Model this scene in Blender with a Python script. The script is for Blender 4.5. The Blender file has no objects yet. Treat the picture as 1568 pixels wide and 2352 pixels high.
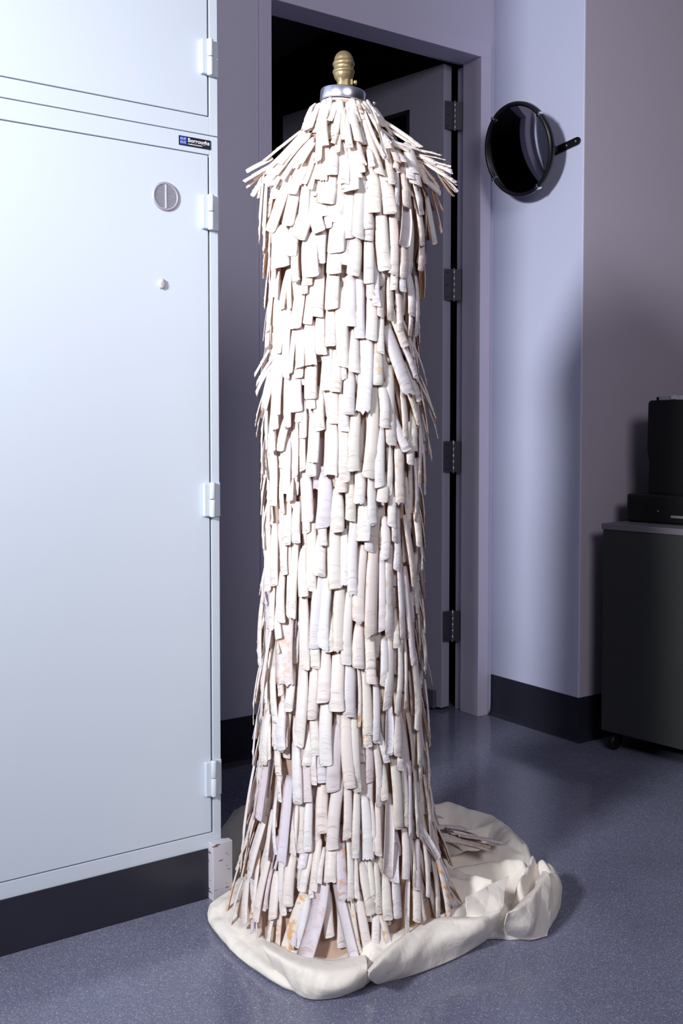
import bpy, bmesh, math, random
from mathutils import Vector, Matrix, noise
import numpy as np

# ------------------------------------------------------------------ camera
S = bpy.context.scene
COL = S.collection
YAW = math.radians(55.3727); PITCH = math.radians(2.3959); CAMH = 1.03
cam_d = bpy.data.cameras.new('camera'); cam = bpy.data.objects.new('camera', cam_d); COL.objects.link(cam)
cam.location = (0, 0, CAMH)
cam.rotation_euler = (math.pi/2 - PITCH, 0, YAW - math.pi/2)
cam_d.sensor_fit = 'VERTICAL'; cam_d.sensor_height = 36.0; cam_d.sensor_width = 24.0
cam_d.lens = 36.0 * 2390 / 2352
cam_d.shift_y = -(1176 - 1103) / 2352
cam_d.clip_start = 0.05
S.camera = cam
# ------------------------------------------------------------------ world, lights, exposure
w = bpy.data.worlds.new('world'); S.world = w; w.use_nodes = True
w.node_tree.nodes['Background'].inputs[0].default_value = (0.55, 0.5, 0.75, 1)
w.node_tree.nodes['Background'].inputs[1].default_value = 0.15
def area(name, loc, target, size, power, color, spread=180):
    d = bpy.data.lights.new(name, 'AREA'); d.shape = 'DISK'; d.size = size; d.energy = power; d.color = color
    d.spread = math.radians(spread)
    o = bpy.data.objects.new(name, d); COL.objects.link(o); o.location = loc
    o.rotation_euler = (Vector(target) - Vector(loc)).to_track_quat('-Z', 'Y').to_euler()
    return o
area('photo_lamp', (-1.8, 0.70, 2.10), (1.3, 2.1, 1.42), 0.45, 41, (0.95, 0.96, 1.0), 86)
area('fill_light', (0.6, -1.3, 2.75), (1.6, 1.6, 1.0), 1.4, 58, (0.97, 0.92, 1.0))  # added fill, unseen, lifts the shaded door wall
S.view_settings.view_transform = 'Standard'; S.view_settings.look = 'None'
S.view_settings.gamma = 1.0; S.view_settings.use_curve_mapping = False
S.view_settings.exposure = 0.0

# ------------------------------------------------------------------ helpers
def link(name, me, m=None, parent=None, smooth=False):
    if m is not None:
        for x in (m if isinstance(m, (list, tuple)) else [m]): me.materials.append(x)
    if smooth:
        me.polygons.foreach_set('use_smooth', [True] * len(me.polygons))
    o = bpy.data.objects.new(name, me); COL.objects.link(o)
    if parent is not None: o.parent = parent
    return o
def obj(name, bm, m, parent=None, smooth=False):
    me = bpy.data.meshes.new(name); bm.normal_update(); bm.to_mesh(me); bm.free()
    return link(name, me, m, parent, smooth)
def tag(o, label=None, cat=None, group=None, kind=None):
    if label: o['label'] = label
    if cat: o['category'] = cat
    if group: o['group'] = group
    if kind: o['kind'] = kind
    return o
def thing(name, label, cat, loc=(0, 0, 0), rz=0.0, group=None):
    o = bpy.data.objects.new(name, None); COL.objects.link(o); o.location = loc; o.rotation_euler = (0, 0, rz)
    o.empty_display_size = 0.05
    return tag(o, label, cat, group)
def struct(name, bm, m, parent=None, smooth=False, label=None):
    o = obj(name, bm, m, parent, smooth)
    if parent is None: o['kind'] = 'structure'
    if label: o['label'] = label
    return o
def box(bm, x0, x1, y0, y1, z0, z1, bev=0.0, seg=2):
    vs = [bm.verts.new((x, y, z)) for z in (z0, z1) for y in (y0, y1) for x in (x0, x1)]
    fs = [(0, 2, 3, 1), (4, 5, 7, 6), (0, 1, 5, 4), (2, 6, 7, 3), (0, 4, 6, 2), (1, 3, 7, 5)]
    F = [bm.faces.new([vs[i] for i in f]) for f in fs]
    if bev > 0:
        es = list({e for f in F for e in f.edges})
        bmesh.ops.bevel(bm, geom=es, offset=bev, segments=seg, affect='EDGES', profile=0.5)
    return bm
def mbox(*a, **k): return box(bmesh.new(), *a, **k)
def lathe(bm, prof, c=(0, 0, 0), n=32, M=None, caps=True):
    M = M or Matrix.Identity(4); rings = []
    for r, z in prof:
        rings.append([bm.verts.new(M @ Vector((c[0] + r*math.cos(2*math.pi*i/n), c[1] + r*math.sin(2*math.pi*i/n), c[2] + z))) for i in range(n)])
    for a, b in zip(rings, rings[1:]):
        for i in range(n):
            bm.faces.new((a[i], a[(i+1) % n], b[(i+1) % n], b[i]))
    if caps:
        bm.faces.new(rings[0][::-1]); bm.faces.new(rings[-1])
    return bm
def tube(bm, pts, r, n=8):
    pts = [Vector(p) for p in pts]; rings = []
    for i, p in enumerate(pts):
        t = (pts[min(i+1, len(pts)-1)] - pts[max(i-1, 0)]).normalized()
        a = t.orthogonal().normalized() if i == 0 else (a - t*a.dot(t)).normalized()
        b = t.cross(a)
        rings.append([bm.verts.new(p + (a*math.cos(2*math.pi*k/n) + b*math.sin(2*math.pi*k/n))*r) for k in range(n)])
    for A, B in zip(rings, rings[1:]):
        for k in range(n): bm.faces.new((A[k], A[(k+1) % n], B[(k+1) % n], B[k]))
    bm.faces.new(rings[0][::-1]); bm.faces.new(rings[-1])
    return bm

# ------------------------------------------------------------------ materials
def mat(name, col, rough=0.5, metal=0.0, spec=0.5, bump=0.0, bscale=200.0, var=0.0, vscale=8.0, coat=0.0, bdist=0.001):
    m = bpy.data.materials.new(name); m.use_nodes = True; nt = m.node_tree; b = nt.nodes['Principled BSDF']
    b.inputs['Base Color'].default_value = (*col, 1); b.inputs['Roughness'].default_value = rough
    b.inputs['Metallic'].default_value = metal; b.inputs['Specular IOR Level'].default_value = spec
    b.inputs['Coat Weight'].default_value = coat; b.inputs['Coat Roughness'].default_value = 0.12
    tc = nt.nodes.new('ShaderNodeTexCoord')
    if var > 0:
        n = nt.nodes.new('ShaderNodeTexNoise'); n.inputs['Scale'].default_value = vscale; n.inputs['Detail'].default_value = 5
        nt.links.new(tc.outputs['Object'], n.inputs['Vector'])
        mx = nt.nodes.new('ShaderNodeMix'); mx.data_type = 'RGBA'
        mx.inputs[6].default_value = (*[c*(1-var) for c in col], 1); mx.inputs[7].default_value = (*[min(1, c*(1+var)) for c in col], 1)
        nt.links.new(n.outputs['Fac'], mx.inputs[0]); nt.links.new(mx.outputs[2], b.inputs['Base Color'])
    if bump > 0:
        n2 = nt.nodes.new('ShaderNodeTexNoise'); n2.inputs['Scale'].default_value = bscale; n2.inputs['Detail'].default_value = 3
        nt.links.new(tc.outputs['Object'], n2.inputs['Vector'])
        bp = nt.nodes.new('ShaderNodeBump'); bp.inputs['Strength'].default_value = bump; bp.inputs['Distance'].default_value = bdist
        nt.links.new(n2.outputs['Fac'], bp.inputs['Height']); nt.links.new(bp.outputs['Normal'], b.inputs['Normal'])
    return m
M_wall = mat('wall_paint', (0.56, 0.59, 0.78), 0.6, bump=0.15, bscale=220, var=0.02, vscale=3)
M_wallr = mat('wall_paint_dim', (0.52, 0.465, 0.56), 0.6, bump=0.15, bscale=220, var=0.02, vscale=3)  # same wall paint, toned down to imitate weaker light on the right wall
M_wallk = mat('wall_paint_lifted', (0.68, 0.66, 0.80), 0.6, bump=0.15, bscale=220, var=0.02, vscale=3)  # white wall paint, colour raised in place of ambient light
M_frame = mat('frame_paint', (0.70, 0.66, 0.82), 0.38, bump=0.05, bscale=60)
M_door = mat('door_paint', (0.46, 0.45, 0.55), 0.42, bump=0.05, bscale=60)
M_dark = mat('unlit_room_tone', (0.05, 0.05, 0.055), 0.9)  # near-black colour stands in for the lack of light on these walls
M_ceil = mat('ceiling_paint', (0.45, 0.45, 0.5), 0.9)
M_base = mat('vinyl_base', (0.020, 0.021, 0.034), 0.38, bump=0.1, bscale=30, var=0.15, vscale=12)
M_cab = mat('cabinet_enamel', (0.62, 0.69, 0.77), 0.36, bump=0.12, bscale=500, bdist=0.0003)
M_gap = mat('gap_dark', (0.02, 0.03, 0.045), 0.7)
M_hinge = mat('dark_steel', (0.10, 0.10, 0.12), 0.42, metal=0.75, bump=0.1, bscale=80)
M_pin = mat('worn_steel_pin', (0.45, 0.45, 0.5), 0.35, metal=0.9, bump=0.6, bscale=90)
M_black = mat('black_plastic', (0.004, 0.004, 0.0045), 0.45)
M_blackg = mat('black_satin', (0.006, 0.006, 0.008), 0.4)
M_chrome = mat('chrome', (0.85, 0.85, 0.88), 0.12, metal=1.0)
M_alu = mat('polished_aluminium', (0.74, 0.77, 0.90), 0.30, metal=1.0, bump=0.08, bscale=300, bdist=0.0003)
M_brass = mat('gold_painted_cast_metal', (0.34, 0.26, 0.14), 0.45, metal=0.65, bump=0.8, bscale=160, var=0.25, vscale=60, bdist=0.0012)
M_cart = mat('cart_grey_laminate', (0.040, 0.043, 0.042), 0.4, var=0.05)
M_carttop = mat('cart_top_laminate', (0.17, 0.16, 0.19), 0.5)
M_paper = mat('grey_white_plastic', (0.35, 0.35, 0.38), 0.6)
M_vent = mat('vent_grey', (0.40, 0.38, 0.45), 0.4, metal=0.2)
M_ventl = mat('vent_light', (0.62, 0.62, 0.70), 0.35, metal=0.2)
M_ventd = mat('vent_dark', (0.16, 0.17, 0.22), 0.6)
M_navy = mat('nameplate_navy', (0.008, 0.008, 0.02), 0.3)
M_blue = mat('nameplate_blue', (0.02, 0.05, 0.35), 0.3)
M_white = mat('nameplate_white', (0.8, 0.8, 0.85), 0.4)
M_glass = mat('dark_glass', (0.004, 0.004, 0.005), 0.08)
M_formcloth = mat('form_canvas', (0.74, 0.66, 0.60), 0.85, bump=0.4, bscale=700)
M_slip = mat('dress_ground_cloth', (0.50, 0.35, 0.27), 0.85, bump=0.5, bscale=90, var=0.15, vscale=25, bdist=0.002)
M_seam = mat('floor_weld_rod', (0.20, 0.19, 0.26), 0.3)

def floor_mat():
    m = mat('speckled_vinyl', (0.1, 0.1, 0.14), 0.2); nt = m.node_tree; b = nt.nodes['Principled BSDF']
    tc = nt.nodes['Texture Coordinate']; L = nt.links.new
    v = nt.nodes.new('ShaderNodeTexVoronoi'); v.inputs['Scale'].default_value = 620
    L(tc.outputs['Object'], v.inputs['Vector'])
    sep = nt.nodes.new('ShaderNodeSeparateColor'); L(v.outputs['Color'], sep.inputs[0])
    r = nt.nodes.new('ShaderNodeValToRGB'); cr = r.color_ramp; cr.interpolation = 'CONSTANT'
    cr.elements[0].color = (0.125, 0.132, 0.195, 1)
    cr.elements[1].position = 0.18; cr.elements[1].color = (0.172, 0.180, 0.262, 1)
    e = cr.elements.new(0.78); e.color = (0.22, 0.228, 0.31, 1)
    e = cr.elements.new(0.93); e.color = (0.40, 0.41, 0.52, 1)
    L(sep.outputs[0], r.inputs[0])
    n = nt.nodes.new('ShaderNodeTexNoise'); n.inputs['Scale'].default_value = 3.5; n.inputs['Detail'].default_value = 6
    L(tc.outputs['Object'], n.inputs['Vector'])
    mx = nt.nodes.new('ShaderNodeMix'); mx.data_type = 'RGBA'; mx.blend_type = 'MULTIPLY'; mx.inputs[0].default_value = 0.5
    r2 = nt.nodes.new('ShaderNodeValToRGB'); r2.color_ramp.elements[0].position = 0.3; r2.color_ramp.elements[0].color = (0.75, 0.75, 0.75, 1)
    r2.color_ramp.elements[1].position = 0.7; r2.color_ramp.elements[1].color = (1.2, 1.2, 1.2, 1)
    L(n.outputs['Fac'], r2.inputs[0]); L(r.outputs[0], mx.inputs[6]); L(r2.outputs[0], mx.inputs[7]); L(mx.outputs[2], b.inputs['Base Color'])
    mr = nt.nodes.new('ShaderNodeMapRange'); mr.inputs[3].default_value = 0.09; mr.inputs[4].default_value = 0.19
    L(n.outputs['Fac'], mr.inputs[0]); L(mr.outputs[0], b.inputs['Roughness'])
    n3 = nt.nodes.new('ShaderNodeTexNoise'); n3.inputs['Scale'].default_value = 14; L(tc.outputs['Object'], n3.inputs['Vector'])
    bp = nt.nodes.new('ShaderNodeBump'); bp.inputs['Strength'].default_value = 0.06; bp.inputs['Distance'].default_value = 0.004
    L(n3.outputs['Fac'], bp.inputs['Height']); L(bp.outputs[0], b.inputs['Normal'])
    return m
M_floor = floor_mat()

def muslin_mat():
    m = mat('cream_muslin', (0.88, 0.83, 0.75), 0.85, spec=0.2, bump=0.35, bscale=900, var=0.04, vscale=5, bdist=0.0006)
    nt = m.node_tree; b = nt.nodes['Principled BSDF']; L = nt.links.new; tc = nt.nodes['Texture Coordinate']
    n = nt.nodes.new('ShaderNodeTexNoise'); n.inputs['Scale'].default_value = 26; n.inputs['Detail'].default_value = 6; n.inputs['Distortion'].default_value = 0.6
    L(tc.outputs['Object'], n.inputs['Vector'])
    old = [l for l in nt.links if l.to_socket == b.inputs['Normal']][0].from_node
    bp = nt.nodes.new('ShaderNodeBump'); bp.inputs['Strength'].default_value = 0.45; bp.inputs['Distance'].default_value = 0.008
    L(n.outputs['Fac'], bp.inputs['Height']); L(old.outputs['Normal'], bp.inputs['Normal']); L(bp.outputs[0], b.inputs['Normal'])
    return m
M_muslin = muslin_mat()

def wood_mat():
    m = mat('chipped_white_wood', (0.62, 0.60, 0.66), 0.6); nt = m.node_tree; b = nt.nodes['Principled BSDF']; L = nt.links.new
    tc = nt.nodes['Texture Coordinate']; mp = nt.nodes.new('ShaderNodeMapping'); mp.inputs['Scale'].default_value = (30, 30, 110)
    L(tc.outputs['Object'], mp.inputs[0]); n = nt.nodes.new('ShaderNodeTexNoise'); n.inputs['Scale'].default_value = 1.0; n.inputs['Detail'].default_value = 6
    L(mp.outputs[0], n.inputs['Vector']); r = nt.nodes.new('ShaderNodeValToRGB')
    r.color_ramp.elements[0].position = 0.345; r.color_ramp.elements[0].color = (0.15, 0.08, 0.08, 1)
    r.color_ramp.elements[1].position = 0.37; r.color_ramp.elements[1].color = (0.62, 0.60, 0.66, 1)
    L(n.outputs['Fac'], r.inputs[0]); L(r.outputs[0], b.inputs['Base Color'])
    return m
M_wood = wood_mat()

def shell_mat():
    # sa = (across -1..1 as 0..1, along in metres from the tip *5, seed), sb = (inside, stain, violet)
    m = bpy.data.materials.new('razor_clam_shell'); m.use_nodes = True; nt = m.node_tree; b = nt.nodes['Principled BSDF']; L = nt.links.new
    N = nt.nodes.new
    def attr(n):
        a = N('ShaderNodeAttribute'); a.attribute_name = n; s = N('ShaderNodeSeparateColor'); L(a.outputs['Color'], s.inputs[0]); return s
    A = attr('sa'); B = attr('sb')
    def mixc(f, c1, c2, blend='MIX'):
        x = N('ShaderNodeMix'); x.data_type = 'RGBA'; x.blend_type = blend
        for s, v in ((0, f), (6, c1), (7, c2)):
            if isinstance(v, (int, float)): x.inputs[s].default_value = v
            elif isinstance(v, tuple): x.inputs[s].default_value = (*v, 1)
            else: L(v, x.inputs[s])
        return x.outputs[2]
    def mth(op, a, c=None, cl=False):
        x = N('ShaderNodeMath'); x.operation = op; x.use_clamp = cl
        for i, v in enumerate((a, c)):
            if v is None: continue
            if isinstance(v, (int, float)): x.inputs[i].default_value = v
            else: L(v, x.inputs[i])
        return x.outputs[0]
    # growth lines : noise stretched across, indexed by distance from the tip and the seed
    cb = N('ShaderNodeCombineXYZ')
    bow = mth('MULTIPLY', mth('POWER', mth('ABSOLUTE', mth('SUBTRACT', A.outputs[0], 0.5)), 2.0), 0.16)
    L(mth('MULTIPLY', A.outputs[0], 0.6), cb.inputs[0]); L(mth('MULTIPLY', mth('ADD', A.outputs[1], bow), 60.0), cb.inputs[1]); L(mth('MULTIPLY', A.outputs[2], 91.0), cb.inputs[2])
    n1 = N('ShaderNodeTexNoise'); n1.inputs['Scale'].default_value = 1.3; n1.inputs['Detail'].default_value = 3; L(cb.outputs[0], n1.inputs['Vector'])
    tc = N('ShaderNodeTexCoord')
    n2 = N('ShaderNodeTexNoise'); n2.inputs['Scale'].default_value = 75; n2.inputs['Detail'].default_value = 5; L(tc.outputs['Object'], n2.inputs['Vector'])
    tint = N('ShaderNodeValToRGB'); cr = tint.color_ramp
    cr.elements[0].color = (0.88, 0.84, 0.82, 1); cr.elements[1].color = (0.81, 0.81, 0.85, 1)
    for p, c in ((0.15, (0.86, 0.79, 0.74)), (0.35, (0.87, 0.86, 0.83)), (0.6, (0.86, 0.83, 0.75)), (0.8, (0.86, 0.86, 0.86))):
        e = cr.elements.new(p); e.color = (*c, 1)
    L(A.outputs[2], tint.inputs[0])
    lines = N('ShaderNodeValToRGB'); lines.color_ramp.elements[0].position = 0.33; lines.color_ramp.elements[1].position = 0.40
    lines.color_ramp.elements[0].color = (0.44, 0.30, 0.25, 1); lines.color_ramp.elements[1].color = (1, 1, 1, 1)
    L(n1.outputs['Fac'], lines.inputs[0])
    tipf = mth('SUBTRACT', 1.0, mth('MULTIPLY', A.outputs[1], 2.6), True)       # stronger near the tip
    c = mixc(mth('ADD', mth('MULTIPLY', tipf, 0.60), 0.12), tint.outputs[0], mixc(1.0, tint.outputs[0], lines.outputs[0], 'MULTIPLY'))
    # brown skin left along one long edge
    edge = N('ShaderNodeMapRange'); edge.inputs[1].default_value = 0.80; edge.inputs[2].default_value = 0.97; L(A.outputs[0], edge.inputs[0])
    patch = N('ShaderNodeMapRange'); patch.inputs[1].default_value = 0.50; patch.inputs[2].default_value = 0.62; L(n2.outputs['Fac'], patch.inputs[0])
    c = mixc(mth('MULTIPLY', edge.outputs[0], mth('MULTIPLY', mth('ADD', patch.outputs[0], 0.25), 0.6)), c, (0.50, 0.36, 0.20))
    # orange stain on a few
    st = mth('MULTIPLY', patch.outputs[0], B.outputs[1]); c = mixc(st, c, (0.80, 0.42, 0.14))
    c = mixc(mth('MULTIPLY', B.outputs[2], 0.45), c, (0.60, 0.52, 0.72))
    # inside face : smooth, with violet scar; warm colour paints in light glowing through
    n4 = N('ShaderNodeTexNoise'); n4.inputs['Scale'].default_value = 9; L(cb.outputs[0], n4.inputs['Vector'])
    ins = mixc(B.outputs[2], (0.82, 0.55, 0.38), mixc(mth('MULTIPLY', tipf, 0.55), (0.80, 0.80, 0.88), (0.50, 0.36, 0.52)))
    c = mixc(B.outputs[0], c, ins)
    L(c, b.inputs['Base Color']); b.inputs['Roughness'].default_value = 0.42; b.inputs['Specular IOR Level'].default_value = 0.4
    bp = N('ShaderNodeBump'); bp.inputs['Distance'].default_value = 0.0012
    L(mth('MULTIPLY', mth('SUBTRACT', 1.0, B.outputs[0]), mth('ADD', mth('MULTIPLY', tipf, 0.5), 0.25)), bp.inputs['Strength'])
    L(mth('ADD', n1.outputs['Fac'], mth('MULTIPLY', n2.outputs['Fac'], 0.25)), bp.inputs['Height']); L(bp.outputs[0], b.inputs['Normal'])
    tr = N('ShaderNodeBsdfTranslucent'); tr.inputs[0].default_value = (0.95, 0.52, 0.27, 1)
    ms = N('ShaderNodeMixShader'); ms.inputs[0].default_value = 0.15
    L(b.outputs[0], ms.inputs[1]); L(tr.outputs[0], ms.inputs[2]); L(ms.outputs[0], nt.nodes['Material Output'].inputs[0])
    return m
M_shell = shell_mat()

# ------------------------------------------------------------------ the room
YW = 2.834      # face of the door frame
XB = 2.633      # short wall right of the door
YR = 2.406      # right wall
struct('floor', mbox(-3, 5.5, -3, 6.2, -0.1, 0.0), M_floor)
struct('ceiling', mbox(-3, 5.5, -3, 6.2, 2.95, 3.05), M_ceil)
bm = bmesh.new(); box(bm, -3.0, 1.66, YW+.008, YW+.138, 0, 2.95); box(bm, 1.66, 2.60, YW+.008, YW+.138, 2.43, 2.95); box(bm, 2.60, XB, YW+.008, YW+.138, 0, 2.95)
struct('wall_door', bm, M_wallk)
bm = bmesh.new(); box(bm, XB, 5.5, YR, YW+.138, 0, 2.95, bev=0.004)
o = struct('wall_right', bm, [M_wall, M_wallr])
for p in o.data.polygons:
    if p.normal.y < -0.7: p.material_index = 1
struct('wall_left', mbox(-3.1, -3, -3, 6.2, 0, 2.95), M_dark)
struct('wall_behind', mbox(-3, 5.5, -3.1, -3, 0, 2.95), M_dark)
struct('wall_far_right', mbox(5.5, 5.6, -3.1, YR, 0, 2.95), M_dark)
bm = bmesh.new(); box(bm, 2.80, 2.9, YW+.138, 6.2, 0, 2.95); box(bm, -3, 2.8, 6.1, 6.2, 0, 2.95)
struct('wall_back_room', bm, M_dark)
def cove(name, pts, h=0.15):
    # rubber cove base: flat strip with a small toe, swept along a floor line (x, y, outward normal)
    bm = bmesh.new(); prof = [(0.0, h), (0.003, h-.001), (0.0035, 0.03), (0.006, 0.014), (0.014, 0.003), (0.018, 0.0), (0.0, 0.0)]
    rings = [[bm.verts.new((x+nx*d, y+ny*d, z)) for d, z in prof] for x, y, nx, ny in pts]
    for A, B in zip(rings, rings[1:]):
        for k in range(len(prof)-1): bm.faces.new((A[k], B[k], B[k+1], A[k+1]))
    bmesh.ops.recalc_face_normals(bm, faces=bm.faces[:])
    return struct(name, bm, M_base)
cove('baseboard_right', [(XB, YW, -1, 0), (XB, YR, -1, -1), (5.5, YR, 0, -1)])
cove('baseboard_left', [(-1.0, YW+.008, 0, -1), (1.648, YW+.008, 0, -1)])
cove('baseboard_back', [(2.80, 2.99, -1, 0), (2.80, 6.1, -1, 0)])
struct('trim_1', mbox(1.4035, 1.4065, -2.9, 1.70, 0.0, 0.0006), M_seam, label='thin pale weld line in the vinyl floor')

# door frame, hollow metal, double rabbet; the head has the same section
ZT = 2.391
bm = bmesh.new()
box(bm, 1.648, 1.693, YW, YW+.145, 0, ZT, bev=.0015); box(bm, 2.566, 2.615, YW, 2.932, 0, ZT, bev=.0015); box(bm, 2.582, 2.615, 2.932, YW+.145, 0, ZT)
box(bm, 1.648, 2.615, YW, 2.932, ZT, 2.445, bev=.0015); box(bm, 1.648, 2.615, 2.932, YW+.145, ZT+.016, 2.445)
struct('trim_2', bm, M_frame, label='grey painted hollow metal door frame')

# the open door: hinge edge at (HX, HY), swung into the dark room
HX, HY, DA = 2.507, 2.972, math.radians(100.2)
door = bpy.data.objects.new('door_1', None); COL.objects.link(door); door.location = (HX, HY, 0); door.rotation_euler = (0, 0, DA)
door['kind'] = 'structure'; door['label'] = 'grey door with a glass panel swung open into the dark room'
# local x runs along the door away from the hinges, local +y is the face turned to the camera
WX0, WX1, WZ0, WZ1 = 0.165, 0.72, 1.25, 2.265
bm = bmesh.new()
for a in ((0, WX0, .012, 2.395), (WX1, .885, .012, 2.395), (WX0, WX1, .012, WZ0), (WX0, WX1, WZ1, 2.395)):
    box(bm, a[0], a[1], -0.045, 0.0, a[2], a[3])
obj('door_leaf', bm, M_door, door)
bm = bmesh.new()
for a in ((WX0, WX1, WZ0, WZ0+.014), (WX0, WX1, WZ1-.014, WZ1), (WX0, WX0+.014, WZ0, WZ1), (WX1-.014, WX1, WZ0, WZ1)):
    box(bm, a[0], a[1], -.047, .003, a[2], a[3])
obj('glazing_bead', bm, M_hinge, door)
obj('pane', mbox(WX0+.01, WX1-.01, -.026, -.020, WZ0+.01, WZ1-.01), M_glass, door)
obj('door_sweep', mbox(.022, .86, 0.0, .020, .008, .075, bev=.003), mat('sweep_grey', (0.10, 0.105, 0.15), 0.45), door)
# hinges on the frame: leaf on the door edge, leaf on the rabbet, pin between
def door_hinge(z0, z1):
    t = bpy.data.objects.new('door_hinge', None); COL.objects.link(t); t.parent = door; return t
Mi = (Matrix.Translation((HX, HY, 0)) @ Matrix.Rotation(DA, 4, 'Z')).inverted()
for z0, z1 in ((2.160, 2.262), (1.535, 1.650), (0.898, 1.013), (0.262, 0.376)):
    bm = bmesh.new()
    q = Vector((math.cos(DA-math.pi/2), math.sin(DA-math.pi/2), 0))     # along the door edge
    pin = Vector((2.552, 2.966, 0))
    e0 = Vector((HX, HY, 0)) + q*0.006; 
    def leaf(a, b, th=.003):
        d = (b-a).normalized(); n = Vector((-d.y, d.x, 0))*th
        vs = [bm.verts.new((p.x, p.y, z)) for z in (z0, z1) for p in (a, b, b-n, a-n)]
        for f in ((0, 1, 2, 3), (7, 6, 5, 4), (0, 4, 5, 1), (1, 5, 6, 2), (2, 6, 7, 3), (3, 7, 4, 0)): bm.faces.new([vs[i] for i in f])
    leaf(e0 - Vector((0, .002, 0)), pin); leaf(pin, Vector((2.5815, 2.936, 0)))
    bm.transform(Mi); bmesh.ops.recalc_face_normals(bm, faces=bm.faces[:])
    h = obj('door_hinge', bm, M_hinge, door)
    bm = bmesh.new(); n = 5
    for k in range(n):
        a = z0 + (z1-z0)*k/n; b = z0 + (z1-z0)*(k+1)/n
        lathe(bm, [(.0045, a+.0004), (.0052, a+.001), (.0052, b-.001), (.0045, b-.0004)], (pin.x-.001, pin.y-.006, 0), 12)
    lathe(bm, [(.003, z0-.004), (.004, z0), (.004, z1), (.003, z1+.004)], (pin.x-.001, pin.y-.006, 0), 12)
    bm.transform(Mi); obj('hinge_pin', bm, M_pin, h, True)
    bm = bmesh.new()
    for zz in (z0+.012, (z0+z1)/2, z1-.012):
        for (x, y, s) in ((2.574, 2.950, 1), (2.524, 2.9645, 0)):
            c = Vector((x, y, zz)); dd = Vector((-.9, -.45, 0)) if s else Vector((.0, -1, 0))
            R = dd.to_track_quat('Z', 'Y').to_matrix().to_4x4()
            lathe(bm, [(.0035, -.002), (.0035, .0005), (.001, .001)], n=8, M=Matrix.Translation(c) @ R)
    bm.transform(Mi); obj('screw', bm, M_hinge, h)

# ------------------------------------------------------------------ steel wardrobe cabinets
YC = 2.05; CX0, CX1 = -0.02, 1.087; YB = 2.60
def cab_hinge(parent, z0, z1):
    bm = bmesh.new(); x = 1.0645
    # leaf on the door: stepped pad with rounded free edge; leaf on the stile
    box(bm, x-.0200, x-.0035, YC-.0100, YC, z0, z1, bev=.0022)
    h = obj('hinge', bm, M_cab, parent)
    bm = bmesh.new(); box(bm, x+.004, CX1-.001, YC-.0060, YC, z0-.001, z1+.001, bev=.0015); obj('stile_leaf', bm, M_cab, h)
    zm = (z0+z1)/2 + .001
    bm = bmesh.new(); lathe(bm, [(.003, zm+.0008), (.0062, zm+.0012), (.0068, zm+.002), (.0068, z1), (.0062, z1+.0015), (.003, z1+.002)], (x, YC-.0095, 0), 20)
    obj('knuckle', bm, M_cab, h, True)
    bm = bmesh.new(); lathe(bm, [(.003, z0-.002), (.0062, z0-.0015), (.0068, z0), (.0068, zm-.0015), (.0062, zm-.0006), (.003, zm-.0004)], (x, YC-.0095, 0), 20)
    obj('knuckle', bm, M_cab, h, True)
    bm = bmesh.new(); lathe(bm, [(.004, z0), (.004, z1)], (x, YC-.0095, 0), 10); obj('hinge_rod', bm, M_gap, h)
def carcass(parent, z0, z1, dz0, dz1):
    bm = bmesh.new()
    box(bm, CX0, CX1, YC+.02, YB, z0, z1)                                    # closed box behind
    box(bm, 1.0667, CX1, YC, YC+.02, z0, z1, bev=.001)                        # right stile
    box(bm, CX0, CX0+.022, YC, YC+.02, z0, z1, bev=.001)
    box(bm, CX0+.022, 1.0667, YC, YC+.02, z0, dz0-.0022, bev=.001)            # bottom rail
    box(bm, CX0+.022, 1.0667, YC, YC+.02, dz1+.0022, z1, bev=.001)            # top rail
    obj('carcass', bm, M_cab, parent)
    obj('shadow_gap', mbox(CX0+.022, 1.0667, YC+.014, YC+.0195, dz0-.0022, dz1+.0022), M_gap, parent)
up = thing('upper_cabinet', 'pale blue-grey steel cabinet stacked on top, above the nameplate', 'cabinet', (0, 0, 0))
carcass(up, 1.6855, 2.70, 1.726, 2.66)
d1 = obj('door', mbox(CX0+.024, 1.0628, YC, YC+.014, 1.726, 2.66, bev=.0015), M_cab, up)
cab_hinge(up, 1.812, 1.886); cab_hinge(up, 2.44, 2.515)
lo = thing('lower_cabinet', 'tall pale blue-grey steel cabinet with round vent, standing on the floor', 'cabinet', (0, 0, 0))
carcass(lo, 0.0, 1.6835, 0.148, 1.641)
d2 = obj('door', mbox(CX0+.024, 1.0628, YC, YC+.014, 0.148, 1.641, bev=.0015), M_cab, lo)
for a, b in ((1.481, 1.554), (.855, .928), (.232, .309)): cab_hinge(lo, a, b)
o = obj('kick_strip', mbox(CX0-.6, 1.052, YC-.004, YC-.0002, 0.001, 0.1135, bev=.001), M_base, lo); o['label'] = 'dark navy vinyl kick strip'
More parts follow.
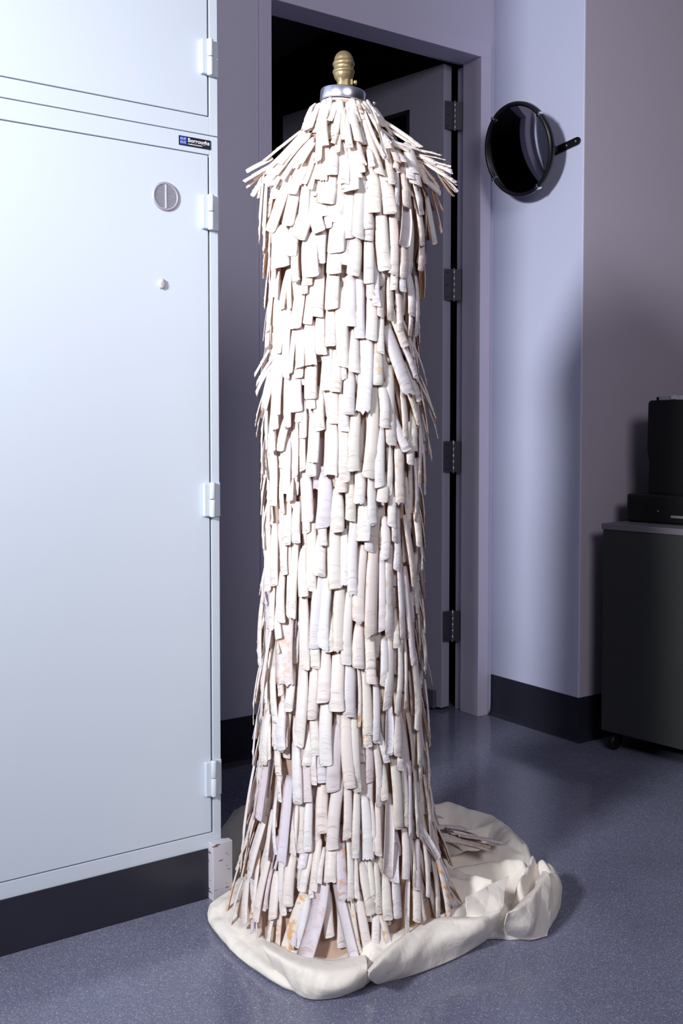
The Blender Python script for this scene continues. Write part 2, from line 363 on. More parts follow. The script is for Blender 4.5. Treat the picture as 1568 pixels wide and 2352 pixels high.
# louvred vent in the door
VC = Vector((0.9615, YC, 1.5395)); VR = 0.031
RX = Matrix.Translation(VC) @ Matrix.Rotation(math.pi/2, 4, 'X')        # local z -> towards the camera (-Y)
bm = bmesh.new(); lathe(bm, [(VR-.0055, .0005), (VR-.0055, .003), (VR-.004, .0038), (VR-.001, .003), (VR, .001), (VR, 0)], n=48, M=RX, caps=False)
vent = obj('round_vent', bm, M_vent, lo, True)
bm = bmesh.new(); lathe(bm, [(VR-.003, 0.0002), (VR-.003, .0008)], n=40, M=RX); obj('vent_back', bm, M_ventd, vent)
ri = VR-.0058
for k in range(19):
    z = -ri + .0016 + k*(2*ri-.0032)/18; hw = math.sqrt(max(ri*ri - z*z, 1e-6))
    for s in (-1, 1):
        if hw < .006: continue
        bm = bmesh.new(); x0, x1 = (VC.x-hw, VC.x-.0016) if s < 0 else (VC.x+.0016, VC.x+hw)
        box(bm, x0, x1, YC-.0026, YC-.0008, VC.z+z-.0005, VC.z+z+.0005)
        obj('louvre', bm, M_ventl, vent)
bm = bmesh.new(); box(bm, VC.x-.0018, VC.x+.0018, YC-.0034, YC-.0006, VC.z-ri, VC.z+ri, bev=.0004); obj('vent_bar', bm, M_ventl, vent)
# nameplate
NX0, NX1, NZ0, NZ1 = .993, 1.069, 1.6535, 1.6735
np_ = obj('nameplate', mbox(NX0, NX1, YC-.0016, YC, NZ0, NZ1, bev=.0004), M_navy, lo); np_['label'] = 'small dark nameplate with white lettering and a blue square'
obj('emblem_square', mbox(NX0+.002, NX0+.0185, YC-.0021, YC-.0016, NZ0+.0015, NZ1-.0015), M_blue, np_)
bm = bmesh.new(); ex, ez = NX0+.010, (NZ0+NZ1)/2
for sx in (-1, 1):
    for sz in (-1, 1):
        a = ex+sx*.0036; c = ez+sz*.0038
        box(bm, a-.0026, a+.0026, YC-.0025, YC-.0021, c+.0017, c+.0025); box(bm, a-.0026, a-.0016, YC-.0025, YC-.0021, c-.0025, c+.0025)
        box(bm, a+.0006, a+.0016, YC-.0025, YC-.0021, c-.0025, c+.0006)
obj('emblem', bm, M_white, np_)
def text(name, s, x, z, size, m, parent, bold=0.0):
    c = bpy.data.curves.new(name, 'FONT'); c.body = s; c.size = size; c.extrude = .0002; c.offset = bold; c.resolution_u = 3
    t = bpy.data.objects.new(name, c); COL.objects.link(t)
    bpy.context.view_layer.update()
    me = bpy.data.meshes.new_from_object(t); bpy.data.objects.remove(t)
    me.transform(Matrix.Translation((x, YC-.0021, z)) @ Matrix.Rotation(math.pi/2, 4, 'X'))
    wd = max(v.co.x for v in me.vertices)-x
    return link(name, me, m, parent), wd
t, wd = text('lettering', 'Borroughs', NX0+.0205, NZ0+.0088, .0118, M_white, np_, .00022)
s = .0520/wd
for v in t.data.vertices: v.co.x = NX0+.0205 + (v.co.x-NX0-.0205)*s
t, wd = text('lettering', 'CORPORATION', NX0+.0205, NZ0+.0030, .0038, M_white, np_, .00008)
s = .034/wd
for v in t.data.vertices: v.co.x = NX0+.0205 + (v.co.x-NX0-.0205)*s
# little shell-shaped knob of putty stuck on the door
bm = bmesh.new(); bmesh.ops.create_icosphere(bm, subdivisions=3, radius=1)
for v in bm.verts:
    n = noise.noise(v.co*2.3 + Vector((3, 1, 7))); k = 1 + .35*n
    v.co = Vector((v.co.x*.0075*k, v.co.y*.0045*k, v.co.z*.0105*k))
bm.transform(Matrix.Translation((0.9500, YC-.003, 1.3545)))
obj('putty_lump', bm, mat('grey_putty', (0.55, 0.52, 0.52), 0.5, bump=.5, bscale=300, var=.25, vscale=250), lo, True)['label'] = 'small grey lump stuck on the door'

# painted wood block at the cabinet corner
bm = mbox(1.0535, 1.103, 2.026, 2.0494, 0.0, 0.128, bev=.0015)
tag(obj('wood_block', bm, M_wood), 'white painted chipped wood block standing at the cabinet corner', 'block')

# ------------------------------------------------------------------ convex mirror
MC = Vector((2.52, 2.596, 2.001)); MR = 0.1525
mir = thing('convex_mirror', 'round black-rimmed convex safety mirror on a wall bracket', 'mirror', (0, 0, 0))
RY = Matrix.Translation(MC) @ Matrix.Rotation(math.radians(-14), 4, 'Y') @ Matrix.Rotation(-math.pi/2, 4, 'Y')        # local z -> -X, tipped down
SR = 0.34; zc = -math.sqrt(SR*SR-(MR-.006)**2)
prof = [(SR*math.sin(a), zc+SR*math.cos(a)+.002) for a in [k*math.asin((MR-.006)/SR)/20 for k in range(20, -1, -1)]]
bm = bmesh.new(); lathe(bm, [(r, z) for r, z in prof[:-1]] + [(0.0004, prof[-1][1])], n=72, M=RY, caps=False); bmesh.ops.recalc_face_normals(bm, faces=bm.faces[:])
obj('mirror_face', bm, mat('dim_mirror', (0.42, 0.42, 0.46), 0.03, metal=1.0), mir, True)
bm = bmesh.new(); lathe(bm, [(MR-.010, .001), (MR-.009, .008), (MR-.004, .010), (MR+.001, .008), (MR+.003, .002), (MR+.002, -.010), (MR-.002, -.013), (MR-.05, -.022), (.001, -.026)], n=72, M=RY, caps=False)
obj('rim', bm, M_blackg, mir, True)
for a in (35, 118, 205, 305):
    bm = bmesh.new(); ca, sa = math.cos(math.radians(a)), math.sin(math.radians(a))
    T = RY @ Matrix.Rotation(math.radians(a), 4, 'Z') @ Matrix.Translation((MR+.001, 0, 0))
    box(bm, -.012, .004, -.006, .006, -.010, .0115, bev=.002); lathe(bm, [(.003, .0115), (.003, .0135), (.001, .0145)], n=10, c=(-.003, 0, 0))
    bm.transform(T); obj('clip', bm, M_chrome, mir)
bm = bmesh.new()
tube(bm, [(2.543, 2.596, 2.006), (2.570, 2.57, 2.004), (2.585, 2.52, 1.999)], .010, 10)
bk = obj('bracket', bm, M_black, mir, True)
bm = bmesh.new()
def plate(a, b, h, th, r=6):
    # flat bar from a to b with rounded ends, lying against the wall (thickness along X)
    a = Vector(a); b = Vector(b); d = (b-a).normalized(); n = Vector((1, 0, 0)); u = n.cross(d); pts = []
    for k in range(r+1): t = -math.pi/2 + math.pi*k/r; pts.append(b + d*math.cos(t)*h + u*math.sin(t)*h)
    for k in range(r+1): t = math.pi/2 + math.pi*k/r; pts.append(a + d*math.cos(t)*h + u*math.sin(t)*h)
    A = [bm.verts.new(p - n*th) for p in pts]; B = [bm.verts.new(p) for p in pts]
    bm.faces.new(A); bm.faces.new(B[::-1])
    for i in range(len(A)): bm.faces.new((A[i], B[i], B[(i+1) % len(A)], A[(i+1) % len(A)]))
plate((XB-.0002, 2.53, 1.999), (XB-.0002, 2.432, 2.010), .013, .006)
bmesh.ops.recalc_face_normals(bm, faces=bm.faces[:])
obj('wall_plate', bm, M_black, mir)
bm = bmesh.new(); tube(bm, [(2.585, 2.52, 1.999), (2.61, 2.515, 1.999), (2.628, 2.52, 1.999)], .011, 10); obj('bracket_arm', bm, M_black, mir, True)
for y, z in ((2.438, 2.0095), (2.478, 2.005)):
    bm = bmesh.new(); lathe(bm, [(.0042, 0), (.0042, .0015), (.002, .003)], n=12, M=Matrix.Translation((XB-.006, y, z)) @ Matrix.Rotation(-math.pi/2, 4, 'Y'))
    obj('screw', bm, M_chrome, mir, True)

# ------------------------------------------------------------------ rolling cart and printer
CA = math.radians(6.3)                        # local +x away from the wall corner to the right, local -y towards the camera
cart = thing('rolling_cabinet', 'dark grey rolling cabinet with pale top at the right wall', 'cabinet', (2.637, 2.311, 0), CA)
obj('cabinet_body', mbox(0.0, .48, -.80, 0, .063, .727, bev=.002), M_cart, cart)
obj('cabinet_top', mbox(-.004, .49, -.81, .004, .727, .747, bev=.002), M_carttop, cart)
for x, y in ((.035, -.035), (.44, -.035), (.035, -.75), (.44, -.75)):
    bm = bmesh.new(); lathe(bm, [(.012, -.010), (.024, -.009), (.026, -.006), (.026, .006), (.024, .009), (.012, .010)], n=24, M=Matrix.Translation((x-.008, y, .0262)) @ Matrix.Rotation(math.pi/2, 4, 'X'))
    c = obj('caster', bm, M_black, cart, True)
    bm = bmesh.new(); box(bm, x-.016, x+.016, y-.015, y-.011, .022, .0628); box(bm, x-.016, x+.016, y+.011, y+.015, .022, .0628); box(bm, x-.018, x+.018, y-.018, y+.018, .058, .0628)
    obj('caster_fork', bm, M_black, c)
pr = thing('printer', 'black printer with a tall back, standing on the rolling cabinet', 'printer', (2.637, 2.311, .7472), CA)
ox, oy = .112, -.012
def P(name, *a, m=M_black, parent=pr, **k): return obj(name, mbox(*a, **k), m, parent)
P('printer_base', ox, ox+.30, oy-.52, oy, 0.0, .094, bev=.008)
bm = bmesh.new()    # upright body: side profile seen from the left, slight waist low down
prof = [(oy-.062, .094), (oy-.064, .20), (oy-.056, .24), (oy-.058, .395), (oy-.062, .402), (oy-.46, .402), (oy-.46, .094)]
A = [bm.verts.new((ox+.03, y, z)) for y, z in prof]; B = [bm.verts.new((ox+.27, y, z)) for y, z in prof]
bm.faces.new(A); bm.faces.new(B[::-1])
for i in range(len(A)): bm.faces.new((A[i], B[i], B[(i+1) % len(A)], A[(i+1) % len(A)]))
bmesh.ops.recalc_face_normals(bm, faces=bm.faces[:]); bmesh.ops.bevel(bm, geom=bm.edges[:], offset=.004, segments=2, affect='EDGES')
obj('printer_body', bm, M_black, pr)
P('paper_guide', ox+.05, ox+.25, oy-.088, oy-.076, .402, .414, bev=.003)
P('paper_tray', ox+.045, ox+.25, oy-.40, oy-.09, .402, .416, m=M_paper, bev=.001)
P('tray_clip', ox+.04, ox+.05, oy-.155, oy-.135, .404, .4175, m=mat('pale_plastic', (0.5, 0.46, 0.5), .5), bev=.001)
P('output_sheet', ox-.006, ox+.16, oy-.40, oy-.170, .022, .030, m=mat('dim_sheet', (0.22, 0.22, 0.22), .6))
P('indicator_light', ox-.001, ox+.002, oy-.122, oy-.119, .040, .043, m=M_white)

# ------------------------------------------------------------------ mannequin (dress form)
DC = Vector((1.234, 1.802, 0))
E1 = Vector((0.82508, -0.56501, 0)); E2 = Vector((-0.56501, -0.82508, 0))     # across / towards the viewer
PZ = [-0.119,-0.046,0.009,0.073,0.165,0.256,0.347,0.439,0.576,0.759,0.896,0.987,1.078,1.161,1.252,1.380,1.435,1.508,1.544,1.581,1.613,1.645,1.672,1.695,1.723,1.738]
PA = [0.265,0.258,0.247,0.230,0.208,0.187,0.178,0.174,0.170,0.166,0.164,0.166,0.166,0.159,0.154,0.157,0.168,0.174,0.170,0.154,0.130,0.099,0.080,0.073,0.066,0.055]
PC = [0.020,0.020,0.020,0.016,0.012,0.010,0.009,0.009,0.009,0.010,0.012,0.014,0.014,0.009,0.010,0.014,0.017,0.020,0.021,0.021,0.020,0.017,0.014,0.012,0.012,0.012]
def prm(z):
    a = float(np.interp(z, PZ, PA)); c = float(np.interp(z, PZ, PC))
    return a, a*float(np.interp(z, [0, .4, 1.0, 1.45, 1.6, 1.75], [1.0, .95, .85, .78, .85, .95])), c
def surf(th, z, off=0.0):
    a, b, c = prm(z); return E1*((a+off)*math.cos(th)+c) + E2*((b+off)*math.sin(th)) + Vector((0, 0, z))
def nrm(th, z):
    h = .01; t1 = surf(th+h, z)-surf(th-h, z); t2 = surf(th, z+.02)-surf(th, z-.02); return t2.cross(t1).normalized()
form = thing('mannequin', 'dress form with gold acorn finial and silver neck cap, wearing the shell dress', 'mannequin', DC)
bm = bmesh.new(); rings = []
for z in [.78, .80, .86, .95, 1.05, 1.15, 1.25, 1.35, 1.42, 1.48, 1.52, 1.55, 1.58, 1.61, 1.635, 1.655, 1.675, 1.695, 1.712]:
    k = 0.3 if z < .79 else 1.0
    row = []
    for i in range(40):
        th = 2*math.pi*i/40
        p = surf(th, z, -.034 if z < 1.56 else (-.022 if z < 1.65 else -.016)); c = E1*prm(z)[2]
        p = Vector(((p.x-c.x)*k+c.x, (p.y-c.y)*k+c.y, z)); row.append(bm.verts.new(p))
    rings.append(row)
for A, B in zip(rings, rings[1:]):
    for i in range(40): bm.faces.new((A[i], A[(i+1) % 40], B[(i+1) % 40], B[i]))
bm.faces.new(rings[0][::-1]); bm.faces.new(rings[-1])
obj('torso', bm, M_formcloth, form, True)
bm = bmesh.new(); lathe(bm, [(.016, .02), (.016, .80)], n=20); obj('stand_pole', bm, M_hinge, form, True)
bm = bmesh.new(); lathe(bm, [(.13, .0), (.13, .008), (.04, .02), (.018, .06)], n=36); obj('stand_base', bm, M_hinge, form)
NC = E1*.0095
tilt = Matrix.Translation(NC + Vector((0, 0, 1.711))) @ Matrix.Rotation(math.radians(-4.5), 4, E2)
bm = bmesh.new(); lathe(bm, [(.040, -.018), (.043, -.012), (.0445, 0), (.0445, .006)], n=48, M=tilt); obj('neck', bm, M_formcloth, form, True)
bm = bmesh.new(); lathe(bm, [(.0440, .0085), (.0462, .009), (.0466, .010), (.0466, .0300), (.0455, .0318), (.040, .0325), (.001, .0325)], n=64, M=tilt, caps=False)
bm2 = obj('neck_cap', bm, M_alu, form, True)
FC = NC + E1*.0035 + Vector((0, 0, 1.7435))
k = .1148/1090
pf = [(995, 128), (880, 128), (800, 130), (790, 142), (760, 168), (740, 178), (715, 190), (690, 197), (665, 200), (655, 204), (642, 214), (628, 219), (612, 218), (598, 212), (588, 200), (575, 194), (550, 190), (530, 192), (515, 199), (500, 210), (480, 217), (462, 217), (445, 212), (432, 202), (420, 192), (405, 187), (385, 187), (360, 182), (335, 174), (300, 155), (275, 136), (250, 108), (232, 76), (220, 42), (215, 2)]
bm = bmesh.new(); lathe(bm, [(r*k, (995-y)*k) for y, r in pf], c=FC, n=40, caps=False)
for v in bm.verts:
    d = v.co - FC
    if d.z < .021:                                      # squared clamp foot
        q = 1.0/max(abs(d.xy.normalized().dot(E1.xy)), abs(d.xy.normalized().dot(E2.xy))) if d.xy.length > 0 else 1
        v.co.x = FC.x + d.x*min(q, 1.15); v.co.y = FC.y + d.y*min(q, 1.15)
fin = obj('finial', bm, M_brass, form, True)
bm = bmesh.new()
for s in (-1, 1):
    box(bm, .012, .0190, -.0065 if s < 0 else .0015, -.0015 if s < 0 else .0065, .0115, .024, bev=.0012)
R = Matrix.Translation(FC) @ Matrix.Rotation(math.atan2(E1.y, E1.x), 4, 'Z'); bm.transform(R); obj('clamp_ear', bm, M_brass, fin)
bm = bmesh.new(); RR = R @ Matrix.Translation((.017, 0, .018)) @ Matrix.Rotation(math.pi/2, 4, 'Y')
lathe(bm, [(.0022, 0), (.0022, .0045), (.0047, .0046), (.0050, .0055), (.0050, .0098), (.0046, .0104), (.001, .0104)], n=6, M=RR); obj('thumbscrew', bm, mat('brass_bolt', (0.5, 0.42, 0.16), .3, metal=.9), fin)

# ------------------------------------------------------------------ the shell dress
dress = thing('shell_dress', 'floor-length white dress covered in overlapping razor clam shells', 'dress', DC)
bm = bmesh.new(); rings = []; NR = 90
zs = [0.012 + 1.700*(i/70) for i in range(71)]
for z in zs:
    row = []
    for i in range(NR):
        th = 2*math.pi*i/NR; wv = max(0, 1 - z/.45)
        o_ = -.014 + wv*(.012*math.sin(9*th+2.1*z*6) + .007*noise.noise(Vector((math.cos(th)*5, math.sin(th)*5, z*9))) - .004)
        row.append(bm.verts.new(surf(th, z, o_)))
    rings.append(row)
for A, B in zip(rings, rings[1:]):
    for i in range(NR): bm.faces.new((A[i], A[(i+1) % NR], B[(i+1) % NR], B[i]))
obj('ground_cloth', bm, M_slip, dress, True)['label'] = 'crinkled dusky beige cloth under the shells'
bm = bmesh.new(); lp = []
for i in range(41):
    th = math.radians(20) + math.radians(-150)*i/40
    lp.append(surf(th, 1.714 + .012*math.sin(math.pi*i/40), -.002 + .004*math.sin(math.pi*i/40)))
tube(bm, lp, .0018, 6); obj('neckline_cord', bm, mat('cream_cord', (.7, .66, .55), .7), dress, True)

NL, NCR = 21, 9
def shell(P0, P1, N, w, ty, rng, depth=0.21, bow=None, bend=0.0):
    """razor clam valve: P0 hinge end, P1 growing end, N outward.  ty 1 = hollow side out, 2 = orange-stained"""
    T = P1-P0; Ln = T.length; T = T/Ln
    N = (N - T*N.dot(T)).normalized()
    ra = rng.uniform(-.26, .26); Bv = T.cross(N); N, Bv = N*math.cos(ra)+Bv*math.sin(ra), Bv*math.cos(ra)-N*math.sin(ra)
    sgn = -1.0 if ty == 1 else 1.0
    if bow is None: bow = rng.uniform(.006, .030)*Ln*(.25 if P0.z > 1.5 else 1)
    side = rng.uniform(-.03, .03)*Ln; seed = rng.random()
    dep = w*depth*rng.uniform(.85, 1.2)
    steps = sorted(rng.uniform(.01, .36) for _ in range(rng.randint(3, 6)))
    jag = rng.random() < .16
    vs = []; sa = []; sb = []
    jr = [rng.uniform(0, .10 if jag else .006) for _ in range(NCR)]
    skew = rng.uniform(-.035, .035)
    stain = .9 if ty == 2 else (rng.random() < .05)*rng.uniform(.3, .7)
    viol = rng.uniform(.4, 1.0) if ty == 1 else (rng.random() < .08)*rng.uniform(.3, .8)
    if P0.z > 1.5 and w < .022: viol = 0.0
    for layer in (0, 1):
        for i in range(NL):
            t = (i/(NL-1)); tt = 1-(1-t)**1.7
            # widths: blunt hinge end, slight flare, rounded corners at the growing end
            wr = .80 + .20*min(1, tt*3.0) + .05*tt
            if i == 0: wr *= .72
            dt = 1-tt; st = sum(1 for s in steps if dt < s)
            lip = -st*.0006 + (.0008 if any(0 <= dt-s < .03 for s in steps) else 0)
            for j in range(NCR):
                u = -1+2*j/(NCR-1); al = u*1.18
                x = math.sin(al)/math.sin(1.18)*w*.5*wr
                cs = max(0, (math.cos(al)-math.cos(1.18))/(1-math.cos(1.18)))**.75
                n = dep*cs*wr + lip*(1-u**4)
                if layer: n -= .0010; x *= .975
                cor = (abs(u)**5)*.07*min(Ln, w*2.2)/Ln
                tl = tt
                if i >= NL-4: tl = tt - (cor*1.2 + jr[j] + skew*u)*(i-(NL-5))/4
                bn = bow*math.sin(math.pi*tt)
                p = P0 + T*(tl*Ln) + Bv*(x + side*math.sin(math.pi*tt)) + N*(sgn*n + bn - (dep*.4 if sgn > 0 else -dep*.4))
                vs.append(p); sa.append((.5+.5*u, (1-tl)*Ln*5, seed, 1))
                inner = layer if sgn > 0 else 1-layer
                sb.append((float(inner), stain, viol if not inner or ty == 1 else 0.0, 1))
    F = []; K = NL*NCR
    for i in range(NL-1):
        for j in range(NCR-1):
            a = i*NCR+j; q = (a, a+1, a+NCR+1, a+NCR)
            F.append(q if sgn < 0 else q[::-1]); r = tuple(K+e for e in q); F.append(r[::-1] if sgn < 0 else r)
    def edge(idx):
        for a, b in zip(idx, idx[1:]): F.append((a, b, K+b, K+a))
    edge([j for j in range(NCR)]); edge([(NL-1)*NCR+j for j in range(NCR)][::-1])
    edge([i*NCR for i in range(NL)][::-1]); edge([i*NCR+NCR-1 for i in range(NL)])
    return vs, F, sa, sb
def mk(name, parts, parent):
    V = []; F = []; A = []; B = []
    for vs, f, sa, sb in parts:
        o_ = len(V); V += [tuple(v) for v in vs]; F += [tuple(i+o_ for i in q) for q in f]; A += sa; B += sb
    me = bpy.data.meshes.new(name); me.from_pydata(V, [], F); me.validate()
    for n, d in (('sa', A), ('sb', B)):
        at = me.attributes.new(n, 'FLOAT_COLOR', 'POINT'); at.data.foreach_set('color', np.array(d, dtype=np.float32).ravel())
    return link(name, me, M_shell, parent, True)
